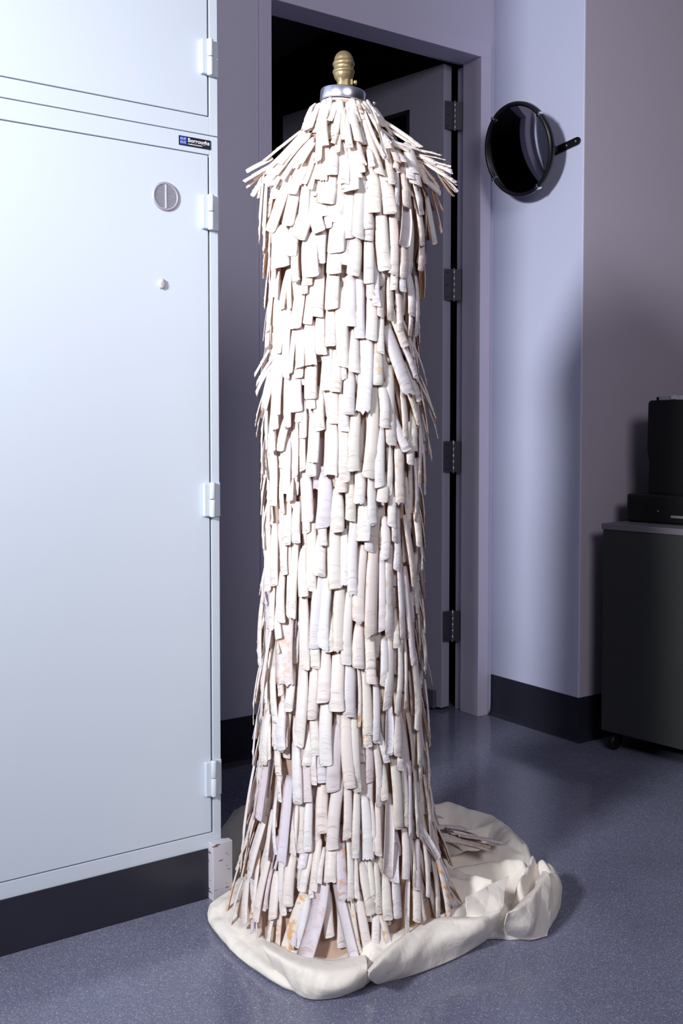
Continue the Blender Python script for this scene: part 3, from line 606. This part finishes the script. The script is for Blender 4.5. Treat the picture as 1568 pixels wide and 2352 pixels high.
SH = """
-145,-38,682,-162,-57,530,39,1 -11,-139,1149,-34,-159,948,28,0 -19,-128,1261,-44,-152,1071,28,0 -132,-147,176,-189,-162,31,30,1 
-14,-151,823,-37,-171,634,26,0 24,-138,1251,64,-167,1111,31,0 61,-154,769,71,-173,569,23,0 -132,64,1565,-146,55,1406,29,0 
-134,-73,585,-156,-88,421,26,0 22,-157,818,7,-176,629,23,0 -165,7,379,-191,0,252,33,1 -155,-60,356,-188,-81,191,24,1 -94,-109,781,-118,-121,615,24,0 
-104,-116,535,-122,-137,388,26,0 -107,-97,774,-127,-107,614,24,0 -131,-66,729,-141,-88,571,24,0 -86,-142,388,-123,-161,230,23,0 
-37,-144,817,-57,-158,660,24,0 -64,-105,1324,-72,-125,1165,24,0 -147,89,363,-203,62,136,17,0 -157,-126,155,-208,-125,32,26,2 
-85,-127,608,-102,-145,494,31,0 1,-179,321,-32,-216,176,23,1 30,-143,1173,16,-168,1012,23,0 -76,-140,497,-84,-167,345,23,0 
-77,-125,746,-92,-142,604,24,0 85,-151,579,84,-169,433,24,0 -91,-132,465,-112,-148,338,26,0 18,-172,402,10,-201,254,23,0 0,-151,1487,10,-153,1356,26,0 
-134,-25,1549,-157,15,1441,29,0 -69,-119,1064,-79,-134,939,28,0 45,-155,1032,39,-169,890,24,0 -88,-104,1069,-101,-120,949,28,0 
-111,-66,1436,-117,-76,1342,36,0 61,-152,873,79,-164,725,23,0 -134,0,1229,-154,44,1089,23,0 19,-162,640,-6,-184,492,21,0 
-84,-114,853,-93,-130,732,26,0 -139,65,1573,-139,87,1431,23,0 -52,-135,872,-68,-153,717,20,0 -132,-89,446,-146,-110,314,23,1 
-135,-3,1213,-156,-6,1074,23,0 -45,-133,1088,-60,-146,962,24,0 -97,-98,961,-112,-112,851,28,0 -175,4,259,-216,5,141,24,0 
-116,-162,175,-116,-227,38,18,1 -147,-86,310,-159,-119,219,30,1 -37,-140,1537,-47,-142,1415,24,0 -142,49,849,-166,12,716,23,0 
-106,-108,619,-122,-126,510,26,0 -115,-80,877,-128,-95,726,20,0 -65,-140,599,-80,-158,483,24,0 -61,-136,731,-82,-150,584,20,0 
-124,-62,973,-129,-82,861,26,0 -147,-65,428,-161,-94,308,23,0 -155,-30,500,-173,-51,406,29,0 13,-77,1684,-11,-165,1538,20,0 
44,-156,788,37,-180,629,18,0 -129,-15,1294,-148,-32,1146,20,0 -20,-142,1560,-22,-156,1465,29,0 -48,-115,1352,-55,-128,1245,26,0 
24,-156,1484,28,-157,1344,20,0 -159,17,483,-178,7,363,23,0 -61,-149,497,-68,-171,335,16,0 -51,-167,323,-63,-198,204,21,0 
-98,-153,247,-115,-192,136,21,2 124,-140,327,104,-191,210,21,0 -154,14,647,-174,26,456,15,0 -139,-8,1453,-146,-13,1366,36,0 
1,-151,1065,-12,-166,930,20,0 2,-152,1551,12,-167,1464,29,0 115,-170,210,113,-236,59,15,2 -133,80,718,-167,40,558,16,0 -135,-49,830,-153,-62,671,16,0 
-57,-128,1513,-63,-128,1415,26,0 -32,-124,1355,-41,-137,1222,20,0 -111,-78,1077,-124,-91,973,24,0 -108,-60,1264,-120,-82,1165,26,0 
-68,-120,1530,-82,-116,1445,29,0 -188,-29,188,-229,-44,72,19,0 -73,-111,1472,-83,-114,1387,33,0 54,-159,1493,45,-164,1406,29,1 
-162,-86,222,-195,-113,119,21,0 -38,-154,568,-45,-173,445,20,0 -120,-94,588,-135,-104,474,21,0 63,-141,1159,97,-156,1054,23,0 
94,-144,986,88,-157,856,20,0 -115,-120,358,-134,-143,259,23,0 59,-147,1580,51,-172,1481,26,0 -143,6,1475,-147,16,1351,20,0 
-147,13,854,-163,-10,729,20,0 -22,-166,434,-29,-190,303,17,0 -145,22,1014,-160,-2,890,20,0 -112,-75,1497,-136,-55,1419,36,0 
0,-155,806,-12,-174,647,15,0 -200,40,120,-234,-8,52,26,0 -156,-128,152,-193,-150,50,19,0 -84,-97,1568,-100,-106,1481,36,0 
-11,-132,1315,-20,-149,1218,24,0 -44,-126,1433,-54,-134,1343,26,0 -108,-143,253,-135,-171,168,23,0 -81,-114,928,-91,-132,843,26,0 
-147,-18,763,-162,-36,658,21,0 -136,-18,1156,-152,-44,1047,21,0 -139,-24,1032,-151,-35,916,20,0 5,-136,1231,-8,-156,1131,23,0 
-68,-183,200,-72,-223,113,21,0 -156,6,565,-171,-26,456,20,0 -95,-76,1352,-107,-83,1265,26,0 -81,-192,151,-88,-235,45,17,0 109,-179,192,80,-240,73,15,0 
-118,-42,1329,-133,-43,1243,29,0 -51,-120,1167,-69,-140,1073,23,0 8,-144,1141,-1,-168,1047,23,0 -177,-63,201,-200,-104,99,17,0 
31,-168,482,17,-191,396,23,0 43,-161,618,21,-181,477,15,0 -47,-146,666,-61,-163,577,23,0 -130,-45,1529,-147,-37,1445,26,0 -159,32,444,-180,5,365,28,0 
55,-151,1431,56,-156,1344,26,0 -83,-92,1217,-102,-107,1120,21,0 -79,-148,368,-96,-173,248,16,0 -18,-147,957,-26,-162,855,20,0 
-63,-160,337,-88,-189,215,15,0 -33,-152,662,-38,-170,571,21,0 42,-172,371,33,-199,253,16,0 -86,-105,1541,-102,-111,1480,29,0 
-151,13,737,-168,-6,638,20,0 -19,-137,1429,-25,-146,1329,20,0 -18,-161,555,-30,-180,427,15,0 51,-140,1338,51,-152,1238,20,0 
120,-142,1518,163,-118,1428,20,1 -70,-125,849,-80,-142,735,16,0 -152,-76,309,-176,-100,212,17,0 -132,-3,1296,-149,-3,1197,20,0 
-136,-101,320,-157,-127,223,17,0 -120,-40,1252,-135,-63,1160,21,0 -127,-67,809,-140,-85,715,20,0 -174,117,120,-214,110,6,16,2 
-80,-91,1295,-92,-110,1206,21,0 -127,-39,1165,-140,-62,1078,24,0 -132,-44,1063,-146,-62,949,16,0 -46,-112,1596,-67,-142,1503,33,0 
-186,-58,169,-215,-88,90,19,0 -42,-119,1242,-53,-138,1155,23,0 34,-186,257,10,-223,162,17,0 -143,-23,839,-156,-38,754,21,0 
3,-161,636,-10,-179,538,18,0 -108,-68,1190,-123,-86,1103,24,0 -72,-103,1203,-88,-120,1117,23,0 -31,-143,909,-47,-159,826,23,0 
-74,-96,1365,-87,-107,1278,26,0 -26,-204,176,-45,-239,101,19,0 82,-151,1558,98,-162,1474,23,0 91,-154,1498,108,-151,1415,21,0 
-106,-180,139,-106,-225,47,15,0 -93,-78,1277,-104,-97,1190,21,0 -100,-85,1130,-110,-100,1041,20,0 95,-116,1627,70,-177,1526,26,0 
58,-147,1120,52,-167,1023,18,0 124,-113,1149,152,-118,992,11,0 -71,-107,1432,-84,-109,1347,29,0 -115,-54,1569,-147,-51,1505,23,0 
-66,-116,1125,-75,-133,1040,21,0 142,-111,624,111,-158,545,20,0 109,-124,1367,97,-143,1232,13,0 9,-167,499,-5,-185,401,16,1 
-84,-162,247,-106,-200,141,13,0 79,-163,353,58,-205,229,12,0 -56,-120,1568,-69,-139,1505,25,0 -84,-100,1140,-91,-118,1055,24,0 
-130,-126,243,-158,-146,153,16,0 -54,-99,1608,-81,-134,1518,18,0 83,-135,1362,80,-151,1273,20,0 -95,-87,1454,-102,-88,1369,20,0 
90,-144,1089,76,-165,1001,20,0 8,-154,872,-3,-172,788,20,0 -58,-129,949,-67,-144,865,20,0 143,-127,1546,172,-130,1450,16,1 
-3,-208,169,-21,-240,99,21,0 -41,-138,980,-52,-150,895,21,0 87,-183,215,60,-233,117,13,0 -125,-29,1253,-144,-40,1155,16,0 
145,-115,520,142,-135,395,13,0 -116,-71,1513,-109,-96,1427,26,0 -81,-14,1642,-144,1,1576,17,0 67,-189,219,34,-231,137,15,0 
-36,-141,909,-45,-153,824,24,0 -75,1,1653,-144,26,1573,14,1 -125,-96,486,-133,-116,406,20,0 -28,-144,1519,-27,-149,1434,20,0 
-140,-36,829,-155,-50,671,10,0 64,-167,374,37,-205,238,10,0 -125,1,1584,-155,38,1539,21,0 53,-138,1235,89,-155,1148,16,0 
-57,-23,1689,-110,-93,1566,14,0 147,-115,403,120,-163,304,14,0 -104,-96,839,-117,-108,756,24,0 -25,-176,309,-45,-207,216,14,0 
-123,-100,462,-139,-121,349,12,0 -109,-116,469,-119,-137,389,19,0 -137,56,1118,-157,29,1004,13,0 17,-154,1022,7,-168,912,13,0 
-1,-135,1376,-10,-151,1286,16,0 -189,5,191,-230,-32,76,10,2 32,-140,1347,24,-155,1259,18,0 -153,-20,594,-166,-40,512,16,0 
-41,-194,199,-59,-228,113,13,0 -83,-23,1636,-158,8,1544,11,0 -126,-47,1468,-139,-35,1385,26,0 -146,85,448,-162,80,341,13,0 
134,-120,1572,175,-130,1495,20,1 -69,-92,1600,-94,-119,1536,21,0 -144,22,1087,-162,-4,999,18,0 -129,53,1330,-151,35,1239,16,0 
-144,-116,222,-176,-132,151,17,0 -13,-67,1696,-37,-129,1606,16,0 29,-155,936,15,-170,851,18,0 -14,-132,1387,-21,-146,1300,16,0 
102,-146,441,81,-179,363,16,0 -51,-29,1702,-89,-89,1599,14,0 -14,-170,396,-20,-195,317,16,0 -84,-38,1628,-152,-27,1537,11,0 
-39,-172,314,-50,-200,223,12,0 58,-158,635,42,-182,486,8,0 -172,-17,278,-200,-38,188,12,0 -119,-61,1548,-129,-67,1461,23,0 
-136,-31,1085,-155,-19,1001,23,0 -61,-116,1450,-70,-121,1365,20,0 -25,-64,1686,-59,-129,1591,14,0 -138,43,1170,-153,55,1083,16,0 
43,-212,151,17,-250,85,17,0 -80,-78,1601,-106,-105,1523,15,0 124,-123,1590,166,-132,1544,17,0 -21,-147,888,-32,-159,804,18,0 
-142,84,549,-168,68,429,10,0 26,-209,167,-10,-251,69,10,1 12,-137,1282,-1,-154,1194,15,0 105,-144,434,88,-175,329,10,0 -54,-211,121,-79,-240,54,15,0 
50,-115,1624,9,-173,1521,20,0 117,-131,1048,97,-156,928,10,0 -128,-94,465,-147,-108,386,20,0 -56,-8,1706,-91,-30,1646,20,0 
109,-122,1160,162,-129,1068,11,0 114,-139,1454,105,-147,1365,16,0 -125,-38,1420,-133,-49,1332,16,0 -104,-64,1337,-119,-66,1251,20,0 
116,-113,1599,111,-161,1536,17,0 23,-154,1080,54,-170,1001,20,0 -81,-21,1640,-150,-2,1551,9,1 -49,-216,110,-66,-244,41,17,0 
32,-139,1289,60,-156,1209,20,0 68,-139,1183,99,-153,1101,20,0 96,-140,892,92,-163,806,20,0 76,-150,1060,66,-167,973,20,0 
-99,-63,1590,-132,-69,1520,14,0 32,-168,477,19,-189,396,19,0 -194,66,110,-234,51,22,10,0 178,-155,103,222,-174,10,12,0 -132,64,1572,-155,88,1526,17,0 
68,-57,1686,111,-138,1617,9,0 11,-72,1703,0,-165,1569,7,0 -125,-58,1049,-136,-75,963,15,0 -168,-27,309,-194,-66,206,9,0 
-172,-119,118,-198,-140,49,12,1 -118,-92,658,-127,-106,575,21,0 -133,82,1060,-162,36,953,10,0 38,-156,849,25,-173,764,16,0 
143,-111,1014,126,-138,909,10,0 -68,28,1662,-144,55,1594,9,0 -99,-92,1525,-102,-98,1458,26,0 -28,-60,1692,-57,-109,1612,14,0 
72,-179,252,107,-206,175,14,1 -94,-186,145,-103,-229,40,8,2 -154,33,555,-178,-5,476,13,0 -49,-212,126,-50,-249,58,13,2 
136,-106,1159,163,-126,1061,10,0 41,-67,1703,5,-161,1570,8,1 -145,-51,567,-161,-59,484,20,0 -38,-118,1595,-46,-149,1541,17,0 
-53,-188,204,-65,-219,133,12,0 129,-134,1587,179,-170,1549,12,0 132,-119,1078,157,-122,980,10,0 70,-59,1674,111,-131,1615,9,0 
58,-146,1406,53,-157,1318,16,0 -96,-113,688,-111,-128,609,20,0 147,-136,1577,192,-155,1532,13,1 50,-192,223,27,-230,146,10,0 
-140,-27,900,-156,-47,815,18,0 152,-140,1568,186,-151,1523,14,1 -129,-15,1368,-143,-7,1282,16,0 -77,-174,218,-94,-205,142,10,0 
-117,-111,421,-126,-131,354,21,0 31,-155,905,23,-170,820,15,0 3,-194,228,-18,-221,162,19,1 -154,-37,479,-171,-45,403,19,0 
23,-147,1580,12,-173,1521,14,0 47,-115,1625,128,-139,1608,9,0 -144,27,1477,-151,28,1366,8,0 92,-130,1323,75,-152,1232,16,0 
106,-109,1613,144,-151,1586,13,0 8,-168,482,-4,-184,401,16,1 -35,-55,1692,-68,-88,1625,14,0 -131,-51,901,-143,-63,819,18,0 
36,-146,1407,30,-154,1320,15,0 -52,-148,584,-62,-165,461,7,0 -160,-20,435,-174,-44,355,16,0 -189,-46,171,-216,-63,97,10,1 
77,-130,1598,71,-172,1552,17,0 -58,-116,1575,-75,-137,1518,14,0 -30,-155,615,-37,-174,545,20,0 -143,13,1120,-160,-9,1044,20,0 
124,-130,1596,174,-166,1569,11,0 6,-153,961,-9,-169,901,23,0 37,-154,1563,25,-169,1486,9,0 102,-122,1227,149,-116,1136,8,0 
-123,-56,1104,-133,-71,1027,18,0 -191,-81,118,-214,-105,47,12,0 -123,51,1590,-178,80,1552,10,0 -159,-7,485,-173,-25,403,13,0 
-134,62,1139,-148,89,1053,11,0 -99,-98,893,-112,-116,813,16,0 40,-149,1575,25,-172,1484,11,0 -126,50,1600,-173,78,1572,11,0 
-73,-119,979,-83,-134,921,23,0 -143,-11,962,-156,-32,876,13,0 -161,-31,383,-177,-54,304,11,0 119,-136,1555,167,-134,1532,14,0 
-108,-61,1393,-119,-67,1327,20,0 -88,-104,1511,-96,-105,1435,16,0 -87,-44,1622,-137,-51,1557,9,0 -143,-69,475,-156,-90,422,21,0 
-28,-112,1612,-39,-149,1556,13,0 -90,-50,1614,-132,-65,1563,12,0 -94,-96,1546,-110,-99,1484,20,0 119,-172,194,132,-210,120,12,1 
-135,13,1387,-149,8,1310,16,0 -33,-161,480,-45,-173,424,20,0 -128,-18,1371,-137,-30,1282,10,0 -129,78,1029,-160,31,940,10,0 
-151,-8,697,-166,-33,626,16,0 103,-118,1617,145,-166,1599,9,0 -198,-69,107,-228,-89,38,10,0 -145,69,1569,-145,81,1521,12,0 
-44,-71,1645,-81,-117,1581,12,0 -124,-65,919,-132,-83,840,15,0 35,-160,687,22,-177,610,15,0 119,-196,118,162,-215,36,12,1 
143,-109,1116,167,-130,1027,7,0 -20,-141,1471,-26,-145,1412,20,0 -105,-75,1562,-126,-88,1505,11,1 -136,25,1231,-149,91,1157,8,0 
130,-186,129,185,-201,36,7,0 -128,58,1581,-164,91,1541,9,1 -114,-78,1008,-127,-93,952,20,0 -146,-104,243,-170,-123,192,17,0 
156,-116,303,112,-183,240,9,0 -38,-159,480,-46,-175,422,17,0 35,-68,1708,26,-118,1640,9,0 118,-118,1596,161,-153,1573,9,0 
118,-127,843,101,-160,757,10,0 -105,-70,1571,-131,-78,1520,11,1 38,-170,418,23,-190,367,17,0 -98,-77,1576,-112,-98,1529,12,0 
-161,10,460,-180,-19,381,9,0 -128,13,1578,-140,66,1572,12,0 -130,79,1117,-148,87,1029,8,0 -122,-44,1196,-134,-56,1146,20,0 
-17,-166,450,-9,-188,388,14,0 -113,-67,1138,-124,-88,1085,18,0 75,-145,1577,55,-176,1538,16,0 -13,-128,1596,-29,-160,1553,13,0 
-125,-50,1121,-138,-65,1059,15,0 9,-137,1321,2,-150,1265,16,0 -129,53,1285,-154,31,1212,13,0 -159,-13,471,-176,-34,404,12,0 
-133,81,885,-163,30,800,8,0 -134,2,1561,-156,-1,1530,14,0 -137,7,1209,-146,88,1139,10,0 147,-136,1577,186,-161,1544,8,1 
-111,-54,1363,-123,-61,1309,16,0 51,-134,1601,46,-170,1569,14,0 38,-97,1646,17,-155,1597,11,0 -37,-50,1700,-63,-64,1658,11,0 
-137,-34,957,-147,-45,902,15,0 -143,42,910,-160,20,838,11,0 65,-185,235,113,-198,172,12,1 43,-132,1604,28,-169,1569,14,0 
-139,21,1184,-148,88,1116,10,0 -124,-136,229,-149,-155,169,10,0 52,-211,151,37,-250,83,8,0 146,-113,565,155,-123,506,13,1 
-19,-165,474,-29,-181,426,14,0 -129,51,1585,-161,76,1556,8,0 -71,-166,259,-88,-190,216,13,0 48,-124,1616,84,-137,1604,9,0 -210,-11,93,-234,-46,52,12,1 
66,-136,1269,93,-145,1186,7,0 110,-108,1611,151,-171,1590,5,0 -106,-84,1529,-118,-89,1497,11,1 39,-95,1648,24,-145,1610,11,0 
-42,-71,1648,-82,-104,1602,9,0 81,-152,1555,77,-172,1527,13,0 -132,80,747,-169,24,689,10,0 -60,-111,1203,-71,-127,1141,10,0 
30,-70,1707,40,-92,1677,6,0 -48,-37,1700,-66,-52,1666,9,0 4,-71,1702,-3,-91,1677,9,0 141,-111,690,121,-145,625,7,0 -145,22,927,-162,-5,860,7,0 
11,-72,1703,5,-96,1681,8,0 -153,1,654,-168,-36,599,7,0 42,-148,1579,23,-169,1554,11,0 -20,-64,1699,-32,-95,1649,5,0 -209,-18,99,-231,-57,46,5,0 
-151,-129,165,-163,-148,142,10,0 133,-140,1592,168,-165,1580,4,0 -55,1,1710,-77,-13,1690,8,0 151,-119,449,142,-137,381,3,0 
-41,-137,1547,-49,-150,1532,9,0 -153,-47,453,-167,-64,416,5,0 -1,-71,1701,-8,-91,1687,6,0 """
rng = random.Random(11); parts = []; stuff = []
def theta_of(p):
    a, b, c = prm(p.z); return math.atan2(p.dot(E2)/b, (p.dot(E1)-c)/a)
rows = [[int(v) for v in s.split(',')] for s in SH.split()]
for k, r in enumerate(rows):
    P0 = Vector(r[0:3])/1000; P1 = Vector(r[3:6])/1000; w = r[6]/1000; ty = r[7]
    Pm = P0*.4+P1*.6; N = nrm(theta_of(Pm), Pm.z)
    if P1.z > 1.5 and abs(P1.dot(E1)) > .10: N = (N + E2*.75 + Vector((0, 0, .3))).normalized(); w *= 1.12
    sd = shell(P0, P1, N, w*1.05, ty, rng)
    (parts if k < 299 else stuff).append(sd)
for sd in parts: mk('razor_clam_shell', [sd], dress)
# the many behind and between them, and all round the back
z = 1.70; row = 0
while z > .10:
    a, b, c = prm(z); per = 2*math.pi*(a+b)/2; n = max(10, int(per/.0255)); big = z > 1.50
    for i in range(n):
        th = 2*math.pi*(i + .5*(row % 2) + rng.uniform(-.28, .28))/n
        front = math.sin(th) > -.15
        if front and rng.random() < .42: continue
        L_ = rng.uniform(.085, .135)*(0.6 if z > 1.66 else 1); zt = z-L_*(.75 if big else .99)+rng.uniform(-.012, .012)
        if zt < .05: continue
        th1 = th+rng.uniform(-.05, .05)
        P0 = surf(th, z, -.013 if front else -.007); P1 = surf(th1, zt, (-.004 if front else .012)+rng.uniform(-.003, .003))
        stuff.append(shell(P0, P1, nrm(th1, (z+zt)/2), rng.uniform(.016, .023), 1 if rng.random() < .14 else 0, rng))
    z -= .040 if z < 1.6 else .028; row += 1
for i in range(34):          # neckline ring
    th = 2*math.pi*(i+rng.uniform(-.3, .3))/34; zt = 1.705-rng.uniform(.035, .07)
    stuff.append(shell(surf(th, 1.706+rng.uniform(-.004, .008), -.002), surf(th, zt, .004), nrm(th, 1.69), rng.uniform(.011, .018), 0, rng))
# shells on the short train lying over the cloth behind
up = Vector((0, 0, 1))
for i in range(34):
    a = math.radians(rng.uniform(-14, 46)); r0 = rng.uniform(.19, .30); d = Vector((math.cos(a), math.sin(a), 0))
    P0 = d*r0 + Vector((0, 0, .15-.12*(r0-.19))); P1 = d*(r0+rng.uniform(.09, .13)) + Vector((0, 0, .098+rng.uniform(-.006, .012))) + Vector((rng.uniform(-.02, .02), rng.uniform(-.02, .02), 0))
    stuff.append(shell(P0, P1, up, rng.uniform(.017, .024), 1 if rng.random() < .2 else 0, rng))
s = mk('razor_clam_shells', stuff, dress); s['kind'] = 'stuff'; s['label'] = 'dense under-layers of shells between the large ones'

# ------------------------------------------------------------------ cream cloth heaped round the hem
OUT = [(-.233, -.221), (-.251, -.172), (-.265, -.065), (-.254, .082), (-.235, .150), (-.205, .190), (-.140, .200), (-.105, .27), (-.085, .40), (-.02, .485), (.09, .60), (.20, .66), (.36, .60),
       (.50, .42), (.60, .30), (.60, .15), (.545, -.02), (.50, -.08), (.485, -.15), (.455, -.22), (.385, -.275), (.31, -.316), (.25, -.300), (.215, -.262), (.17, -.262), (.101, -.276), (-.01, -.277), (-.065, -.272), (-.098, -.255), (-.125, -.268), (-.184, -.256)]
RID = [([(-.085, .225), (-.170, .150), (-.200, .06), (-.205, -.06), (-.195, -.15), (-.185, -.19)], .036, .048),
       ([(-.200, -.10), (-.175, -.185), (-.130, -.215), (-.105, -.20)], .040, .036),
       ([(-.075, -.225), (-.03, -.232), (.04, -.228), (.12, -.222), (.19, -.205)], .066, .042),
       ([(.20, -.13), (.25, -.19), (.235, -.235)], .088, .034),
       ([(.215, -.085), (.235, -.15), (.255, -.20)], .095, .022),
       ([(.445, -.165), (.425, -.215), (.37, -.245), (.31, -.27)], .075, .032),
       ([(.425, -.155), (.36, -.20), (.305, -.235)], .088, .016),
       ([(.27, -.075), (.35, -.09), (.42, -.12)], .070, .035),
       ([(.40, .24), (.50, .22), (.53, .10), (.48, -.03)], .085, .055),
       ([(.26, -.02), (.36, -.035), (.47, -.045)], .075, .026),
       ([(.36, .10), (.44, .06), (.50, .06)], .082, .02),
       ([(-.075, .34), (-.03, .43), (.06, .52), (.2, .56)], .075, .05),
       ([(.2, .56), (.35, .50), (.45, .38)], .08, .05)]
CCN = np.array((.09, .0))
def dseg(P, A, B):
    AB = B-A; t = np.clip(((P-A)@AB)/(AB@AB), 0, 1); return np.linalg.norm(P-(A+t[..., None]*AB), axis=-1)
def cloth_h(P):
    h = np.full(P.shape[:-1], .022)
    acc = np.exp(h*200)
    for pts, hh, ww in RID:
        d = np.full(P.shape[:-1], 9.0)
        for a, b in zip(pts, pts[1:]): d = np.minimum(d, dseg(P, np.array(a), np.array(b)))
        acc += np.exp(200*hh*np.exp(-(d/ww)**1.9*.9))-1
    return np.log(acc)/200
NT, NRAD, NRIM = 420, 90, 14
outl = np.array(OUT); cl = np.vstack([outl, outl[:1]])
# smooth closed outline (Chaikin), then cast rays from the centre
for _ in range(1):
    q = []
    for a, b in zip(cl, cl[1:]): q += [a*.75+b*.25, a*.25+b*.75]
    cl = np.array(q+[q[0]])
def rout(th):
    d = np.array((math.cos(th), math.sin(th))); best = 0
    for a, b in zip(cl, cl[1:]):
        e = b-a; den = d[0]*e[1]-d[1]*e[0]
        if abs(den) < 1e-12: continue
        ac = a-CCN; t = (ac[0]*e[1]-ac[1]*e[0])/den; u = (ac[0]*d[1]-ac[1]*d[0])/den
        if 0 <= u <= 1 and t > best: best = t
    return best
TH = [2*math.pi*i/NT for i in range(NT)]
RO = np.array([rout(t) for t in TH]); WE = .022
dirs = np.array([(math.cos(t), math.sin(t)) for t in TH])
V = []; F = []
for i in range(NRAD):
    rr = .15 + (RO-WE-.15)*(i/(NRAD-1))
    Pp = CCN + dirs*rr[:, None]; hh = cloth_h(Pp)
    for (x, y), z_ in zip(Pp, hh):
        q = Vector((x*9, y*9, 0)); fr = Vector((x*26, y*26, 3))
        cr_ = 0.0
        for (dx, dy, fq, am) in ((.9, .43, 11, .0045), (-.5, .86, 15, .004), (.2, -.98, 23, .0022), (.8, -.6, 31, .0016)):
            t_ = (x*dx+y*dy)*fq + 1.3*noise.noise(Vector((x*6, y*6, fq))); cr_ += am*(abs((t_ % 1)-.5)*2-.5)*(.5+noise.noise(Vector((x*4, y*4, fq*2))))*1.6
        z_ += .004*noise.noise(q) + cr_
        V.append((x, y, max(z_, .006)))
last = V[-NT:]
for j in range(1, NRIM+1):
    ph = math.pi/2 - j/NRIM*math.radians(150)
    for i in range(NT):
        e = last[i][2]; wob = .004*noise.noise(Vector((dirs[i][0]*7, dirs[i][1]*7, j*.25)))
        r_ = RO[i]-WE+WE*math.cos(ph)+wob*math.sin(j/NRIM*math.pi)
        V.append((CCN[0]+dirs[i][0]*r_, CCN[1]+dirs[i][1]*r_, .001+(e-.001)*max(0, (math.sin(ph)+.866*1)/(1.866))))
for i in range(NRAD+NRIM-1):
    for j in range(NT):
        a = i*NT+j; b = i*NT+(j+1) % NT; F.append((a, b, b+NT, a+NT))
me = bpy.data.meshes.new('drop_cloth'); me.from_pydata(V, [], F)
o = link('drop_cloth', me, M_muslin, None, True); o.location = DC
tag(o, 'cream muslin cloth folded and heaped on the floor under the dress hem', 'cloth')
FLAPS = [[[[-0.22, -0.056, 0.046], [-0.201, -0.154, 0.046], [-0.16, -0.212, 0.046], [-0.093, -0.228, 0.046]], [[-0.25, -0.112, 0.058], [-0.232, -0.219, 0.058], [-0.19, -0.271, 0.058], [-0.126, -0.281, 0.058]], [[-0.249, -0.141, 0.036], [-0.235, -0.238, 0.036], [-0.198, -0.289, 0.036], [-0.132, -0.288, 0.036]], [[-0.234, -0.145, 0.003], [-0.23, -0.23, 0.003], [-0.182, -0.262, 0.003], [-0.119, -0.262, 0.003]]], [[[-0.141, -0.302, 0.06], [-0.035, -0.244, 0.06], [0.084, -0.212, 0.06], [0.159, -0.245, 0.06], [0.225, -0.251, 0.06]], [[-0.162, -0.335, 0.074], [-0.056, -0.281, 0.074], [0.059, -0.249, 0.074], [0.13, -0.284, 0.074], [0.203, -0.284, 0.074]], [[-0.146, -0.32, 0.05], [-0.05, -0.297, 0.05], [0.047, -0.283, 0.05], [0.126, -0.294, 0.05], [0.208, -0.277, 0.05]], [[-0.092, -0.269, 0.003], [-0.015, -0.28, 0.003], [0.084, -0.278, 0.003], [0.165, -0.264, 0.003], [0.233, -0.244, 0.003]]], [[[0.142, -0.253, 0.105], [0.211, -0.239, 0.105], [0.28, -0.227, 0.105]], [[0.132, -0.26, 0.094], [0.189, -0.261, 0.094], [0.245, -0.258, 0.094]], [[0.129, -0.265, 0.072], [0.161, -0.284, 0.072], [0.205, -0.285, 0.072]]], [[[0.212, -0.306, 0.08], [0.295, -0.271, 0.08], [0.404, -0.209, 0.08]], [[0.183, -0.331, 0.09], [0.263, -0.311, 0.09], [0.381, -0.244, 0.09]], [[0.195, -0.309, 0.052], [0.242, -0.328, 0.052], [0.354, -0.286, 0.052]], [[0.238, -0.27, 0.003], [0.264, -0.306, 0.003], [0.308, -0.314, 0.003]]]]
def catmull(ps, t):
    n = len(ps)-1; f = t*n; i = min(int(f), n-1); u = f-i
    p0, p1, p2, p3 = ps[max(i-1, 0)], ps[i], ps[i+1], ps[min(i+2, n)]
    return (p1*2 + (p2-p0)*u + (p0*2-p1*5+p2*4-p3)*u*u + (p1*3-p0-p2*3+p3)*u**3)*.5
for fi, G in enumerate(FLAPS):
    NU, NV = 80, 34; V = []; F = []
    for iv in range(NV+1):
        rowp = []
        for iu in range(NU+1):
            u = iu/NU; col = [catmull([Vector(p) for p in r], u) for r in G]; p = catmull(col, iv/NV)
            x, y = p.x, p.y; cr_ = 0
            for (dx, dy, fq, am) in ((.8, .6, 9, .0045), (-.7, .7, 14, .0035), (.1, -.99, 25, .0018)):
                t_ = (x*dx+y*dy)*fq + p.z*9 + 1.5*noise.noise(Vector((x*7, y*7, fq+fi))); cr_ += am*(abs((t_ % 1)-.5)*2-.5)
            nn = Vector((p.x-.08, p.y, .12)).normalized()
            k = 1 if iv < NV-4 else (NV-iv)/4*.8
            q = p + nn*(cr_*k + .004*noise.noise(Vector((x*18, y*18, p.z*18+fi)))*k); q.z = max(q.z, .002); V.append(tuple(q))
    for iv in range(NV):
        for iu in range(NU):
            a = iv*(NU+1)+iu; F.append((a, a+1, a+NU+2, a+NU+1))
    me = bpy.data.meshes.new('cloth_fold'); me.from_pydata(V, [], F); bmf = bmesh.new(); bmf.from_mesh(me); bmesh.ops.recalc_face_normals(bmf, faces=bmf.faces[:])
    bmesh.ops.solidify(bmf, geom=bmf.faces[:], thickness=.0025); bmf.to_mesh(me); bmf.free()
    link('cloth_fold', me, M_muslin, o, True)
